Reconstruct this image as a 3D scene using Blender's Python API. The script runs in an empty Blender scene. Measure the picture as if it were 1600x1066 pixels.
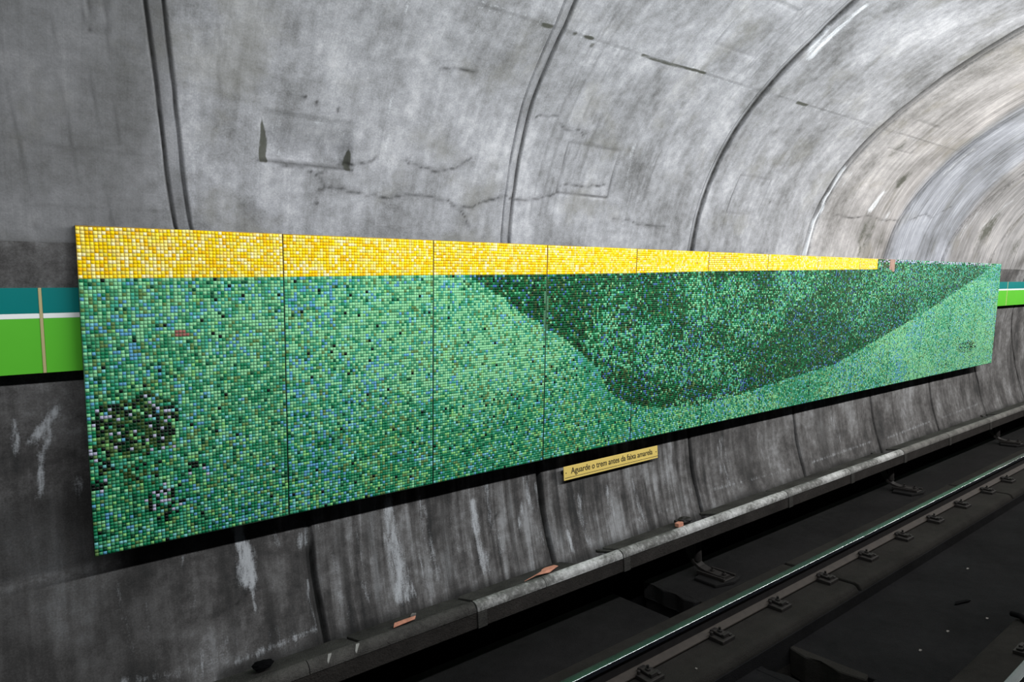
import bpy, bmesh, math, random
import numpy as np
from mathutils import Vector, Matrix

scene = bpy.context.scene
COL = scene.collection
rng = np.random.default_rng(7)
random.seed(7)

# ------------------------------------------------------------------ camera
# World: X runs along the track, Y points at the mural wall, Z is up,
# Z = 0 is the top of the concrete that carries the running rail.
CZ = 2.41
cam_d = bpy.data.cameras.new('camera')
cam = bpy.data.objects.new('camera', cam_d); COL.objects.link(cam)
cam_d.sensor_width = 36.0
cam_d.lens = 1021.0 * 36.0 / 1600.0
cam_d.clip_start = 0.05; cam_d.clip_end = 200
R = Matrix(((0.79630332, 0.05662601, -0.60224125),
            (-0.60320912, 0.0, -0.79758307)
            , (-0.04516395, 0.99839546, 0.03415733)))
# rows: the world axes X, Y, Z written in the camera's own axes
cam.matrix_world = Matrix.Translation((0, 0, CZ)) @ R.to_4x4()
scene.camera = cam

# ------------------------------------------------------------------ exposure, world, lamps
scene.view_settings.view_transform = 'Standard'
scene.view_settings.look = 'None'
scene.view_settings.gamma = 1.0
scene.view_settings.exposure = 0.0
scene.view_settings.use_curve_mapping = False

world = bpy.data.worlds.new('world'); scene.world = world
world.use_nodes = True
world.node_tree.nodes['Background'].inputs[0].default_value = (0.75, 0.85, 1.0, 1)
world.node_tree.nodes['Background'].inputs[1].default_value = 0.035

def strip_light(name, x0, x1, y, z, w, watts, col, aim=(0.0, 0.8, -0.25)):
    L = bpy.data.lights.new(name, 'AREA'); L.shape = 'RECTANGLE'
    L.size = x1 - x0; L.size_y = w; L.energy = watts; L.color = col
    o = bpy.data.objects.new(name, L); COL.objects.link(o)
    zax = -Vector(aim).normalized()
    xax = Vector((1, 0, 0)); yax = zax.cross(xax).normalized()
    m = Matrix((xax, yax, zax)).transposed().to_4x4()
    m.translation = ((x0 + x1) / 2, y, z)
    o.matrix_world = m
    return o
# the row of fluorescent tubes over the platform edge, to the right of the camera
strip_light('platform_tube_light', 1.0, 7.0, 0.75, CZ + 1.60, 0.12, 235, (0.96, 0.98, 1.0))
strip_light('platform_tube_light', 7.0, 26.0, 0.75, CZ + 1.60, 0.12, 900, (1.0, 0.98, 0.96))
strip_light('platform_tube_light', -4.0, 1.0, 0.75, CZ + 1.60, 0.12, 75, (0.96, 0.98, 1.0))

# ------------------------------------------------------------------ helpers
def s2l(c):
    return tuple(((v / 255.0) / 12.92 if v / 255.0 <= 0.04045 else ((v / 255.0 + 0.055) / 1.055) ** 2.4) for v in c)
def rgba(c): return (*s2l(c), 1.0)

def tag(o, label=None, cat=None, group=None, kind=None):
    if label: o['label'] = label
    if cat: o['category'] = cat
    if group: o['group'] = group
    if kind: o['kind'] = kind
    return o
def empty(name, loc, label, cat, group=None):
    o = bpy.data.objects.new(name, None); COL.objects.link(o); o.location = loc
    o.empty_display_size = 0.1
    return tag(o, label, cat, group)
def link(name, me, parent=None, loc=None):
    o = bpy.data.objects.new(name, me); COL.objects.link(o)
    if parent is not None: o.parent = parent
    if loc is not None: o.location = loc
    return o

class MB:
    """collects solids; coordinates given in world metres, origin subtracts the thing's base"""
    def __init__(self, o=(0, 0, 0)):
        self.bm = bmesh.new(); self.o = Vector(o); self.mi = 0
    def _v(self, p): return self.bm.verts.new(Vector(p) - self.o)
    def box(self, x0, x1, y0, y1, z0, z1, bevel=0.0, seg=2):
        return self.prism_x([(y0, z0), (y1, z0), (y1, z1), (y0, z1)], x0, x1, bevel, seg)
    def prism_x(self, prof, x0, x1, bevel=0.0, seg=2, flip=False):
        a = [self._v((x0, y, z)) for y, z in prof]; b = [self._v((x1, y, z)) for y, z in prof]
        return self._prism(a, b, bevel, seg)
    def prism_z(self, prof, z0, z1, bevel=0.0, seg=2):
        a = [self._v((x, y, z0)) for x, y in prof]; b = [self._v((x, y, z1)) for x, y in prof]
        return self._prism(a, b, bevel, seg)
    def _prism(self, a, b, bevel, seg):
        n = len(a); fs = []
        fs.append(self.bm.faces.new(a[::-1])); fs.append(self.bm.faces.new(b))
        for i in range(n): fs.append(self.bm.faces.new((a[i], a[(i + 1) % n], b[(i + 1) % n], b[i])))
        for f in fs: f.material_index = self.mi
        if bevel > 0:
            es = set(e for f in fs for e in f.edges)
            r = bmesh.ops.bevel(self.bm, geom=list(es), offset=bevel, segments=seg, affect='EDGES', profile=0.5)
            for f in r['faces']: f.material_index = self.mi
        return fs
    def ngon_prism(self, c, axis, r, h, n=6, bevel=0.0, rot=0.0):
        c = Vector(c); w = Vector(axis).normalized()
        u = w.orthogonal().normalized(); v = w.cross(u)
        a = [self._v(c + u * r * math.cos(rot + 2 * math.pi * i / n) + v * r * math.sin(rot + 2 * math.pi * i / n)) for i in range(n)]
        b = [self._v(c + w * h + u * r * math.cos(rot + 2 * math.pi * i / n) + v * r * math.sin(rot + 2 * math.pi * i / n)) for i in range(n)]
        return self._prism(a, b, bevel, 1)
    def build(self, name, mats, parent=None, loc=None, smooth=False):
        bmesh.ops.recalc_face_normals(self.bm, faces=self.bm.faces)
        me = bpy.data.meshes.new(name); self.bm.to_mesh(me); self.bm.free()
        for m in (mats if isinstance(mats, (list, tuple)) else [mats]): me.materials.append(m)
        if smooth:
            me.polygons.foreach_set('use_smooth', [True] * len(me.polygons))
        return link(name, me, parent, loc)

# ------------------------------------------------------------------ node helpers
class NT:
    def __init__(self, name):
        self.m = bpy.data.materials.new(name); self.m.use_nodes = True
        self.t = self.m.node_tree; self.b = self.t.nodes['Principled BSDF']
    def n(self, typ, **kw):
        nd = self.t.nodes.new(typ)
        for k, v in kw.items(): setattr(nd, k, v)
        return nd
    def l(self, a, b): self.t.links.new(a, b)
    def set(self, sock, v):
        if hasattr(v, 'is_linked') or isinstance(v, bpy.types.NodeSocket): self.l(v, sock)
        else: sock.default_value = v
    def math(self, op, a, b=None, clamp=False, c=None):
        nd = self.n('ShaderNodeMath', operation=op, use_clamp=clamp)
        self.set(nd.inputs[0], a)
        if b is not None: self.set(nd.inputs[1], b)
        if c is not None: self.set(nd.inputs[2], c)
        return nd.outputs[0]
    def noise(self, vec, scale, detail=4, rough=0.55, sc=(1, 1, 1), dist=0.0, off=(0, 0, 0)):
        mp = self.n('ShaderNodeMapping'); self.l(vec, mp.inputs[0])
        mp.inputs['Scale'].default_value = sc; mp.inputs['Location'].default_value = off
        nd = self.n('ShaderNodeTexNoise'); self.l(mp.outputs[0], nd.inputs['Vector'])
        nd.inputs['Scale'].default_value = scale; nd.inputs['Detail'].default_value = detail
        nd.inputs['Roughness'].default_value = rough; nd.inputs['Distortion'].default_value = dist
        return nd.outputs[0]
    def mix(self, f, a, b):
        nd = self.n('ShaderNodeMix', data_type='RGBA')
        self.set(nd.inputs[0], f); self.set(nd.inputs[6], a); self.set(nd.inputs[7], b)
        return nd.outputs[2]
    def ramp(self, v, stops):
        nd = self.n('ShaderNodeValToRGB'); self.l(v, nd.inputs[0])
        e = nd.color_ramp.elements
        while len(e) > 1: e.remove(e[-1])
        e[0].position = stops[0][0]; e[0].color = stops[0][1]
        for p, c in stops[1:]:
            q = e.new(p); q.color = c
        return nd.outputs[0]
    def sstep(self, v, a, b):
        nd = self.n('ShaderNodeMapRange', interpolation_type='SMOOTHSTEP')
        self.set(nd.inputs[0], v); nd.inputs[1].default_value = a; nd.inputs[2].default_value = b
        return nd.outputs[0]
    def bump(self, h, strength, dist):
        nd = self.n('ShaderNodeBump'); nd.inputs['Strength'].default_value = strength
        nd.inputs['Distance'].default_value = dist; self.l(h, nd.inputs['Height'])
        self.l(nd.outputs[0], self.b.inputs['Normal'])

def g(v, t=(1, 1, 1)): return (v * t[0], v * t[1], v * t[2], 1.0)

def simple(name, col, rough=0.6, metal=0.0, nscale=20, amt=0.25, bump=0.15, spec=0.5):
    t = NT(name); tc = t.n('ShaderNodeTexCoord').outputs['Object']
    a = t.noise(tc, nscale, 6, 0.6)
    c = s2l(col)
    lo = tuple(v * (1 - amt) for v in c) + (1,); hi = tuple(min(1, v * (1 + amt)) for v in c) + (1,)
    t.l(t.ramp(a, [(0.3, lo), (0.7, hi)]), t.b.inputs['Base Color'])
    t.b.inputs['Roughness'].default_value = rough; t.b.inputs['Metallic'].default_value = metal
    t.b.inputs['Specular IOR Level'].default_value = spec
    if bump: t.bump(a, bump, 0.01)
    return t.m

# ------------------------------------------------------------------ concrete of the tunnel lining
def concrete(name, lower):
    t = NT(name)
    uv = t.n('ShaderNodeUVMap', uv_map='metres').outputs[0]
    at = t.n('ShaderNodeAttribute', attribute_name='marks')
    sep = t.n('ShaderNodeSeparateColor'); t.l(at.outputs['Color'], sep.inputs[0])
    dirt_shade, white, moss = sep.outputs
    sx = t.n('ShaderNodeSeparateXYZ'); t.l(uv, sx.inputs[0]); X = sx.outputs[0]; S = sx.outputs[1]
    n1 = t.noise(uv, 1.1, 6, 0.6, dist=0.4)
    n2 = t.noise(uv, 3.0, 6, 0.62, sc=(1.0, 0.55, 1), off=(3, 1, 0))
    n3 = t.noise(uv, 14, 5, 0.65, off=(7, 2, 0))
    grain = t.noise(uv, 90, 3, 0.8)
    streak = t.noise(uv, 5.0, 6, 0.6, sc=(3.2, 0.16, 1), off=(1, 9, 0), dist=0.2)
    fstreak = t.noise(uv, 16.0, 4, 0.6, sc=(3.0, 0.08, 1), off=(5, 3, 0), dist=0.1)
    if lower:
        wet = t.math('MULTIPLY', t.sstep(X, 1.2, 2.0), t.math('SUBTRACT', 1.0, t.sstep(X, 5.5, 7.0)))
        v = t.math('ADD', t.math('MULTIPLY', n1, 0.30), t.math('MULTIPLY', n2, 0.31))
        v = t.math('ADD', v, t.math('MULTIPLY', streak, 0.08))
        v = t.math('ADD', v, t.math('MULTIPLY', n3, 0.17))
        v = t.math('ADD', v, t.math('MULTIPLY', grain, 0.14))
        run = t.noise(uv, 3.2, 5, 0.62, sc=(3.6, 0.22, 1), off=(13, 5, 0), dist=0.35)
        v = t.math('ADD', v, t.math('MULTIPLY', t.math('MULTIPLY', t.math('SUBTRACT', run, 0.5), 0.45), t.math('ADD', t.math('MULTIPLY', wet, 0.75), 0.25)))
        base = t.ramp(v, [(0.40, g(0.026, (.98, 1, 1.0))), (0.47, g(0.060, (1.03, 0.99, .97))),
                          (0.53, g(0.120, (1.02, 1, .99))), (0.61, g(0.26, (0.98, 1, 1.02)))])
    else:
        far = t.sstep(X, 7.5, 10.5)
        st = t.math('ADD', t.math('MULTIPLY', streak, 0.5), t.math('MULTIPLY', fstreak, 0.5))
        v = t.math('ADD', t.math('MULTIPLY', n1, 0.30), t.math('MULTIPLY', n2, 0.26))
        v = t.math('ADD', v, t.math('MULTIPLY', n3, 0.18))
        v = t.math('ADD', v, t.math('MULTIPLY', grain, 0.16))
        v = t.math('ADD', v, t.math('MULTIPLY', streak, 0.10))
        v2 = t.math('ADD', t.math('MULTIPLY', st, 0.62), t.math('MULTIPLY', n1, 0.38))
        mv = t.n('ShaderNodeMix', data_type='FLOAT')
        t.l(t.math('MULTIPLY', far, 0.75), mv.inputs[0]); t.l(v, mv.inputs[2]); t.l(v2, mv.inputs[3])
        v = mv.outputs[0]
        base = t.ramp(v, [(0.40, g(0.115, (1, 1.01, 1.0))), (0.465, g(0.225, (0.98, 1, 1.03))),
                          (0.525, g(0.335, (0.98, 1, 1.05))), (0.60, g(0.52, (0.99, 1, 1.03)))])
        # the darker ring left of the first joint; the beige rings further on
        leftd = t.math('SUBTRACT', 1.0, t.sstep(X, 0.55, 0.85))
        base = t.mix(t.math('MULTIPLY', leftd, 0.62), base, (0.10, 0.10, 0.098, 1))
        olive = t.sstep(t.noise(uv, 1.7, 5, 0.6, off=(11, 4, 0)), 0.52, 0.68)
        base = t.mix(t.math('MULTIPLY', olive, 0.35), base, (0.19, 0.185, 0.15, 1))
        tint = t.ramp(t.math('DIVIDE', X, 20.0), [(0.0, g(1)), (.386, g(1)), (.392, g(1, (1.04, 1.0, .95))), (.49, g(1, (1.06, 1.0, .94))), (.502, g(.88, (.97, 1, 1.06))),
                      (.60, g(.88, (.97, 1, 1.06))), (.615, g(.72, (1.04, 1, .96))), (.9, g(.8, (1.03, 1, .96)))])
        nb = t.n('ShaderNodeMix', data_type='RGBA', blend_type='MULTIPLY'); nb.inputs[0].default_value = 1.0; t.l(base, nb.inputs[6])
        t.l(tint, nb.inputs[7]); base = nb.outputs[2]
    # efflorescence, moss, grime together with painted shade
    e = t.math('ADD', white, t.math('MULTIPLY', t.math('SUBTRACT', t.noise(uv, 9.0, 6, 0.7, sc=(2.4, 0.5, 1)), 0.5), 2.0))
    e = t.math('ADD', e, t.math('MULTIPLY', t.math('SUBTRACT', grain, 0.5), 0.8))
    e = t.math('MULTIPLY', t.sstep(e, 0.34, 1.05), t.sstep(white, 0.02, 0.25))
    base = t.mix(e, base, (0.42, 0.44, 0.46, 1) if lower else (0.66, 0.69, 0.72, 1))
    mo = t.math('ADD', moss, t.math('MULTIPLY', t.math('SUBTRACT', n3, 0.5), 0.9))
    base = t.mix(t.math('MULTIPLY', t.sstep(mo, 0.3, 0.8), 0.9), base, (0.055, 0.058, 0.042, 1))
    dd = t.math('ADD', dirt_shade, t.math('MULTIPLY', t.math('MULTIPLY', t.math('SUBTRACT', n3, 0.5), 1.2), t.sstep(dirt_shade, 0.05, 0.4)), clamp=True)
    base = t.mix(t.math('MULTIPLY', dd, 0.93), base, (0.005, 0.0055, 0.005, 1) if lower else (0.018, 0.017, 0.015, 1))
    t.l(base, t.b.inputs['Base Color'])
    t.b.inputs['Roughness'].default_value = 0.85
    t.b.inputs['Specular IOR Level'].default_value = 0.25
    h = t.math('ADD', t.math('MULTIPLY', n3, 0.6), t.math('MULTIPLY', grain, 0.25))
    h = t.math('ADD', h, t.math('MULTIPLY', fstreak, 0.12 if lower else 0.4))
    t.bump(h, 0.35, 0.012)
    return t.m
M_vault = concrete('vault_concrete', False)
M_wall = concrete('stained_wall_concrete', True)

def track_mat(name, lo, hi, tint, sc=1.0):
    t = NT(name); tc = t.n('ShaderNodeTexCoord').outputs['Object']
    a = t.noise(tc, 1.6 * sc, 6, 0.6); b = t.noise(tc, 12 * sc, 5, 0.7); c = t.noise(tc, 120, 3, 0.7)
    v = t.math('ADD', t.math('MULTIPLY', a, 0.5), t.math('MULTIPLY', b, 0.3)); v = t.math('ADD', v, t.math('MULTIPLY', c, 0.2))
    t.l(t.ramp(v, [(0.36, g(lo, tint)), (0.62, g(hi, tint))]), t.b.inputs['Base Color'])
    t.b.inputs['Roughness'].default_value = 0.95; t.b.inputs['Specular IOR Level'].default_value = 0.06
    t.bump(t.math('ADD', b, c), 0.7, 0.014)
    return t.m
M_slab = track_mat('sooty_slab_concrete', 0.0075, 0.015, (1.0, 0.98, 0.98))
M_plinth = track_mat('sooty_plinth_concrete', 0.012, 0.024, (1.06, 1.0, 0.90))
M_invert = track_mat('sooty_invert_concrete', 0.006, 0.013, (0.98, 0.98, 1.02))
M_boards = track_mat('weathered_grey_board', 0.022, 0.058, (1.03, 1.0, 0.92), 3)
M_skirt = track_mat('brown_grey_skirt_board', 0.016, 0.034, (1.1, 1.0, 0.92), 3)
def nose_mat():
    t = NT('chalky_cover_nose'); tc = t.n('ShaderNodeTexCoord').outputs['Object']
    a = t.noise(tc, 2.2, 6, 0.65, sc=(1, 2, 2)); b = t.noise(tc, 28, 5, 0.7, sc=(1.0, 1.0, 1.0)); w = t.noise(tc, 0.7, 2, 0.5, off=(0.2, 0, 0))
    v = t.math('ADD', t.math('MULTIPLY', a, 0.45), t.math('MULTIPLY', b, 0.3)); v = t.math('ADD', v, t.math('MULTIPLY', w, 0.25))
    t.l(t.ramp(v, [(0.38, g(0.03, (1, 1, .90))), (0.47, g(0.09, (1, 1, .93))), (0.55, g(0.30, (.99, 1, .97))), (0.63, g(0.50))]), t.b.inputs['Base Color'])
    t.b.inputs['Roughness'].default_value = 0.7
    t.bump(b, 0.4, 0.006)
    return t.m
M_nose = nose_mat()
def nose_dark():
    return track_mat('grimy_cover_nose', 0.025, 0.085, (1.04, 1.0, 0.93), 3)
M_nose_dark = nose_dark()
M_nose_mid = track_mat('dusty_cover_nose', 0.05, 0.19, (1.03, 1.0, 0.94), 3)
M_black = simple('black_backing', (14, 14, 15), 0.8, amt=0.2, bump=0)
M_iron = simple('rusty_dark_iron', (30, 27, 25), 0.7, 0.4, 30, 0.4, 0.3)
M_foot = simple('rusty_rail_foot', (46, 40, 34), 0.75, 0.1, 14, 0.3, 0.3)
M_web = simple('dark_rail_web', (30, 28, 28), 0.6, 0.4, 14, 0.3, 0.2)
M_head = simple('polished_rail_head', (135, 142, 142), 0.27, 1.0, 6, 0.1, 0.0)
M_sidehead = simple('worn_rail_head_side', (70, 74, 84), 0.38, 0.9, 14, 0.2, 0.0)
M_debris = simple('pinkish_litter', (178, 122, 100), 0.8, 0, 40, 0.25, 0.3)
M_pale = simple('pale_litter', (104, 100, 96), 0.8, 0, 40, 0.25, 0.3)
M_chalk = simple('white_paint', (128, 128, 124), 0.8, 0, 40, 0.15, 0.1)
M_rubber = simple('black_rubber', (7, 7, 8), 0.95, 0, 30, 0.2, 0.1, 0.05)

# ------------------------------------------------------------------ tunnel cross-section (y towards wall, height above rail bed)
PROF = np.array([(4.30, -2.75), (4.42, -2.41), (4.51, -2.1), (4.58, -1.7), (4.60, -1.3), (4.59, -.9), (4.56, -.6), (4.50, -.3),
                 (4.42, 0), (4.33, .3), (4.22, .633), (4.096, .987), (3.908, 1.329), (3.638, 1.66), (3.261, 1.965), (2.886, 2.19),
                 (2.50, 2.36), (2.017, 2.51), (1.5, 2.60), (.9, 2.62), (0, 2.5), (-.7, 2.25)])
def catmull(P, m=12):
    out = []; n = len(P)
    for i in range(n - 1):
        a = P[max(i - 1, 0)]; b = P[i]; c = P[i + 1]; d = P[min(i + 2, n - 1)]
        for j in range(m):
            t = j / m
            out.append(.5 * ((2 * b) + (c - a) * t + (2 * a - 5 * b + 4 * c - d) * t * t + (3 * b - a - 3 * c + d) * t ** 3))
    out.append(P[-1]); return np.array(out)
Q = catmull(PROF); QS = np.concatenate([[0], np.cumsum(np.hypot(*np.diff(Q, axis=0).T))])
QT = np.gradient(Q, QS, axis=0); QT /= np.linalg.norm(QT, axis=1)[:, None]
def prof_at(s):
    y = np.interp(s, QS, Q[:, 0]); z = np.interp(s, QS, Q[:, 1]) + CZ
    ty = np.interp(s, QS, QT[:, 0]); tz = np.interp(s, QS, QT[:, 1]); l = np.hypot(ty, tz)
    return y, z, -tz / l, ty / l          # point and normal pointing into the tunnel

# ring joints: (arc length, x) pairs
JOINTS = [
    [(.6, -.7), (3.46, -1.5), (6.5, -1.9)],
    [(.6, 1.61), (1.09, 1.585), (1.65, 1.56), (3.46, .81), (3.73, .772), (4.06, .73), (4.37, .684), (4.66, .63), (6.5, .35)],
    [(.57, 3.75), (1.38, 3.70), (1.65, 3.685), (3.47, 3.168), (3.89, 3.141), (4.23, 3.10), (4.53, 3.06), (4.84, 3.04), (5.11, 3.015), (5.29, 2.98), (6.5, 2.85)],
    [(.64, 5.897), (1.36, 5.867), (1.65, 5.85), (3.46, 5.525), (4.0, 5.5), (4.5, 5.475), (5.2, 5.43), (5.66, 5.42), (6.04, 5.36), (6.6, 5.3)],
    [(.58, 8.066), (1.37, 8.03), (1.65, 8.01), (3.48, 7.77), (3.86, 7.755), (4.64, 7.80), (5.16, 7.82), (5.56, 7.84), (5.9, 7.816), (6.5, 7.757)],
    [(.56, 10.23), (1.35, 10.196), (1.65, 10.17), (3.47, 9.93), (3.95, 9.95), (4.33, 10.03), (4.73, 10.09), (5.85, 10.155), (7, 10.2)],
    [(.63, 12.38), (1.36, 12.34), (1.65, 12.32), (3.5, 11.98), (4.0, 12.17), (4.5, 12.52), (5.0, 12.84), (7, 13.1)],
    [(.52, 14.61), (1.14, 14.586), (1.5, 14.42), (3.54, 14.12), (4.5, 14.6), (6, 15.0)],
    [(.95, 16.9), (2.5, 16.32), (3.5, 16.4), (4.5, 16.8), (6, 17.2)]]
for k in range(1, 13):
    JOINTS.append([(s, x + 2.2 * k) for s, x in JOINTS[8]])
CK = [float(np.interp(3.47, [a for a, b in j], [b for a, b in j])) for j in JOINTS]
def warp(c, s):
    """column coordinate c and arc s (1-D arrays) -> X grid [len(s), len(c)]"""
    D = np.array([np.interp(s, [a for a, b in j], [b for a, b in j]) - CK[k] for k, j in enumerate(JOINTS)])   # [K, S]
    out = np.empty((len(s), len(c)))
    for i in range(len(s)): out[i] = c + np.interp(c, CK, D[:, i])
    return out

def vnoise(x, y, seed=0):
    """smooth value noise on arrays, 0..1"""
    x = np.asarray(x, float); y = np.asarray(y, float)
    xi = np.floor(x).astype(np.int64); yi = np.floor(y).astype(np.int64); fx = x - xi; fy = y - yi
    fx = fx * fx * (3 - 2 * fx); fy = fy * fy * (3 - 2 * fy)
    def h(a, b):
        n = (a * 374761393 + b * 668265263 + seed * 974711) & 0x7fffffff
        n = ((n ^ (n >> 13)) * 1274126177) & 0x7fffffff
        return ((n ^ (n >> 16)) & 0xffff) / 65535.0
    return (h(xi, yi) * (1 - fx) + h(xi + 1, yi) * fx) * (1 - fy) + (h(xi, yi + 1) * (1 - fx) + h(xi + 1, yi + 1) * fx) * fy
def fbm(x, y, seed=0, o=4):
    v = 0; a = .5; t = 0
    for i in range(o): v = v + a * vnoise(x * 2 ** i, y * 2 ** i, seed + i); t += a; a *= .5
    return v / t
def seg_dist(X, S, pts):
    d = np.full(X.shape, 9.0)
    for (x0, s0), (x1, s1) in zip(pts[:-1], pts[1:]):
        L2 = (x1 - x0) ** 2 + (s1 - s0) ** 2 + 1e-9
        t = np.clip(((X - x0) * (x1 - x0) + (S - s0) * (s1 - s0)) / L2, 0, 1)
        d = np.minimum(d, np.hypot(X - x0 - t * (x1 - x0), S - s0 - t * (s1 - s0)))
    return d
def sm(x, a, b):
    t = np.clip((x - a) / (b - a), 0, 1); return t * t * (3 - 2 * t)

CRACKS = [[(1.60, 3.74), (1.701, 3.77), (1.85, 3.75), (2.073, 3.733), (2.32, 3.76), (2.45, 3.755), (2.591, 3.734), (2.65, 3.71), (2.708, 3.70), (2.8, 3.71), (2.875, 3.745), (3.0, 3.79), (3.106, 3.806), (3.3, 3.80), (3.457, 3.833), (3.56, 3.85), (3.628, 3.883)],
          [(1.60, 3.86), (1.68, 3.894), (1.794, 3.923), (1.90, 3.95), (1.988, 3.995)],
          [(1.302, 3.89), (1.461, 3.871), (1.545, 3.856), (1.612, 3.813), (1.66, 3.76)],
          [(2.708, 3.70), (2.73, 3.66), (2.77, 3.60), (2.80, 3.56)],
          [(3.645, 3.95), (3.726, 3.972), (3.80, 3.965), (3.841, 3.955), (3.91, 3.95), (3.981, 3.979), (4.06, 3.985), (4.125, 4.003)],
          [(4.334, 3.709), (4.45, 3.70), (4.562, 3.704), (4.68, 3.68), (4.791, 3.674), (5.07, 3.669)],
          [(3.17, 4.43), (3.214, 4.467), (3.28, 4.47), (3.361, 4.49)],
          [(3.40, 4.42), (3.525, 4.401), (3.635, 4.412), (3.70, 4.37), (3.73, 4.404)],
          [(2.20, 4.01), (2.234, 3.969), (2.284, 3.965), (2.40, 3.95), (2.495, 3.951), (2.60, 3.99), (2.713, 4.067)],
          [(2.28, 4.64), (2.42, 4.66), (2.55, 4.66)],
          [(8.2, 3.98), (8.6, 3.96), (9.0, 4.02), (9.4, 3.98), (9.9, 4.0)],
          [(10.2, 4.0), (10.6, 4.15), (10.9, 4.1), (11.3, 4.3)]]
CRACKS_LOW = [[(3.10, 0.95), (3.16, 1.06), (3.24, 1.12)], [(1.19, 1.05), (1.05, .98), (.9, .95)], [(5.05, 1.1), (5.1, 1.0), (5.08, .9)]]
# white lime streaks on the lower wall: x at top, top arc, x at bottom, bottom arc, half width top, half width bottom, strength
WHITE = [(1.12, 1.50, 1.15, 1.06, .045, .085, 1.0), (1.16, 1.08, 1.17, .84, .02, .012, .8), (1.05, .90, 1.2, .84, .05, .05, .35),
         (1.33, 1.42, 1.36, 1.28, .03, .025, .6), (1.56, 1.40, 1.57, 1.2, .035, .03, .55), (1.535, 1.0, 1.56, .68, .014, .018, .6), (1.75, 1.2, 1.80, .62, .04, .06, .35), (1.9, 1.35, 1.98, .7, .03, .06, .38), (2.05, 1.3, 2.08, .9, .02, .03, .4), (.55, 1.38, .58, .8, .05, .08, .22), (.75, 1.36, .78, 1.0, .08, .08, .3), (.95, .78, .9, .56, .25, .25, .34), (1.3, .75, 1.35, .55, .12, .12, .3), (1.52, 1.34, 1.50, 1.20, .03, .02, .75), (1.66, 1.35, 1.70, 1.2, .015, .03, .5),
         (2.19, 1.50, 2.26, .62, .05, .12, .78), (2.30, .9, 2.38, .62, .02, .02, .6), (2.5, 1.4, 2.55, .7, .05, .09, .45), (2.42, 1.0, 2.46, .66, .012, .015, .7),
         (2.97, 1.28, 2.99, .95, .04, .06, .9), (2.99, 1.0, 3.03, .62, .05, .09, .6), (3.12, 1.4, 3.2, .75, .05, .06, .5), (2.75, 1.35, 2.8, .8, .04, .05, .35),
         (3.55, 1.38, 3.58, 1.0, .05, .06, .55), (3.5, 1.15, 3.42, .9, .04, .06, .6), (3.66, 1.3, 3.70, .7, .03, .07, .4),
         (3.97, .80, 3.98, .56, .025, .03, 1.0), (3.86, .93, 3.93, .92, .02, .02, .8), (4.15, 1.1, 4.2, .6, .06, .09, .5),
         (4.55, 1.1, 4.6, .75, .05, .04, .55), (4.9, 1.1, 5.0, .6, .05, .05, .5), (5.4, 1.2, 5.5, .8, .12, .15, .35),
         (6.2, .75, 7.8, .70, .03, .03, .5), (8.3, .70, 10.0, .72, .035, .03, .6), (10.5, .70, 12.1, .74, .04, .04, .6), (12.6, .74, 14.4, .78, .04, .04, .5), (4.3, .68, 5.7, .70, .03, .03, .4), (6.4, 1.3, 6.5, .7, .15, .2, .4), (7.2, 1.3, 7.3, .8, .1, .12, .35), (9.0, 1.3, 9.1, .8, .15, .2, .4), (11.2, 1.2, 11.3, .7, .2, .2, .35),
         (.155, 2.40, .02, 2.20, .035, .045, 1.0), (.12, 2.25, .06, 2.1, .02, .03, .9), (-.035, 2.35, -.04, 2.15, .02, .03, .8), (.075, 2.12, .06, 1.89, .022, .022, .85), (.02, 1.9, .09, 1.88, .04, .03, .7),
         (-.13, 2.17, -.06, 2.18, .012, .012, .8), (.24, 1.98, .24, 1.85, .04, .04, .55), (.39, 1.36, .43, .85, .016, .03, .45), (-.14, 1.90, -.08, 1.89, .02, .02, .6), (.3, .72, 1.0, .64, .03, .05, .5), (1.0, .62, 1.55, .66, .03, .04, .65)]
WHITE_UP = [(5.55, 6.05, 5.60, 5.45, .035, .06, .9), (5.45, 5.8, 5.55, 5.5, .03, .05, .8), (7.80, 4.55, 7.765, 3.36, .03, .04, 1.0), (8.0, 4.6, 7.93, 4.3, .02, .03, .6),
            (9.05, 4.35, 8.95, 4.05, .06, .10, .9), (9.5, 4.1, 9.45, 3.9, .08, .1, .6), (12.5, 4.3, 12.3, 3.8, .1, .1, .5), (13.5, 4.6, 13.0, 4.0, .12, .1, .5),
            (2.42, 5.15, 2.42, 4.8, .03, .03, .38), (4.30, 4.4, 4.40, 3.95, .035, .03, .42), (1.92, 5.0, 2.12, 3.6, .03, .04, .30), (.9, 4.05, .86, 3.6, .05, .05, .25), (10.3, 5.2, 10.25, 4.7, .05, .06, .7)]

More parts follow.
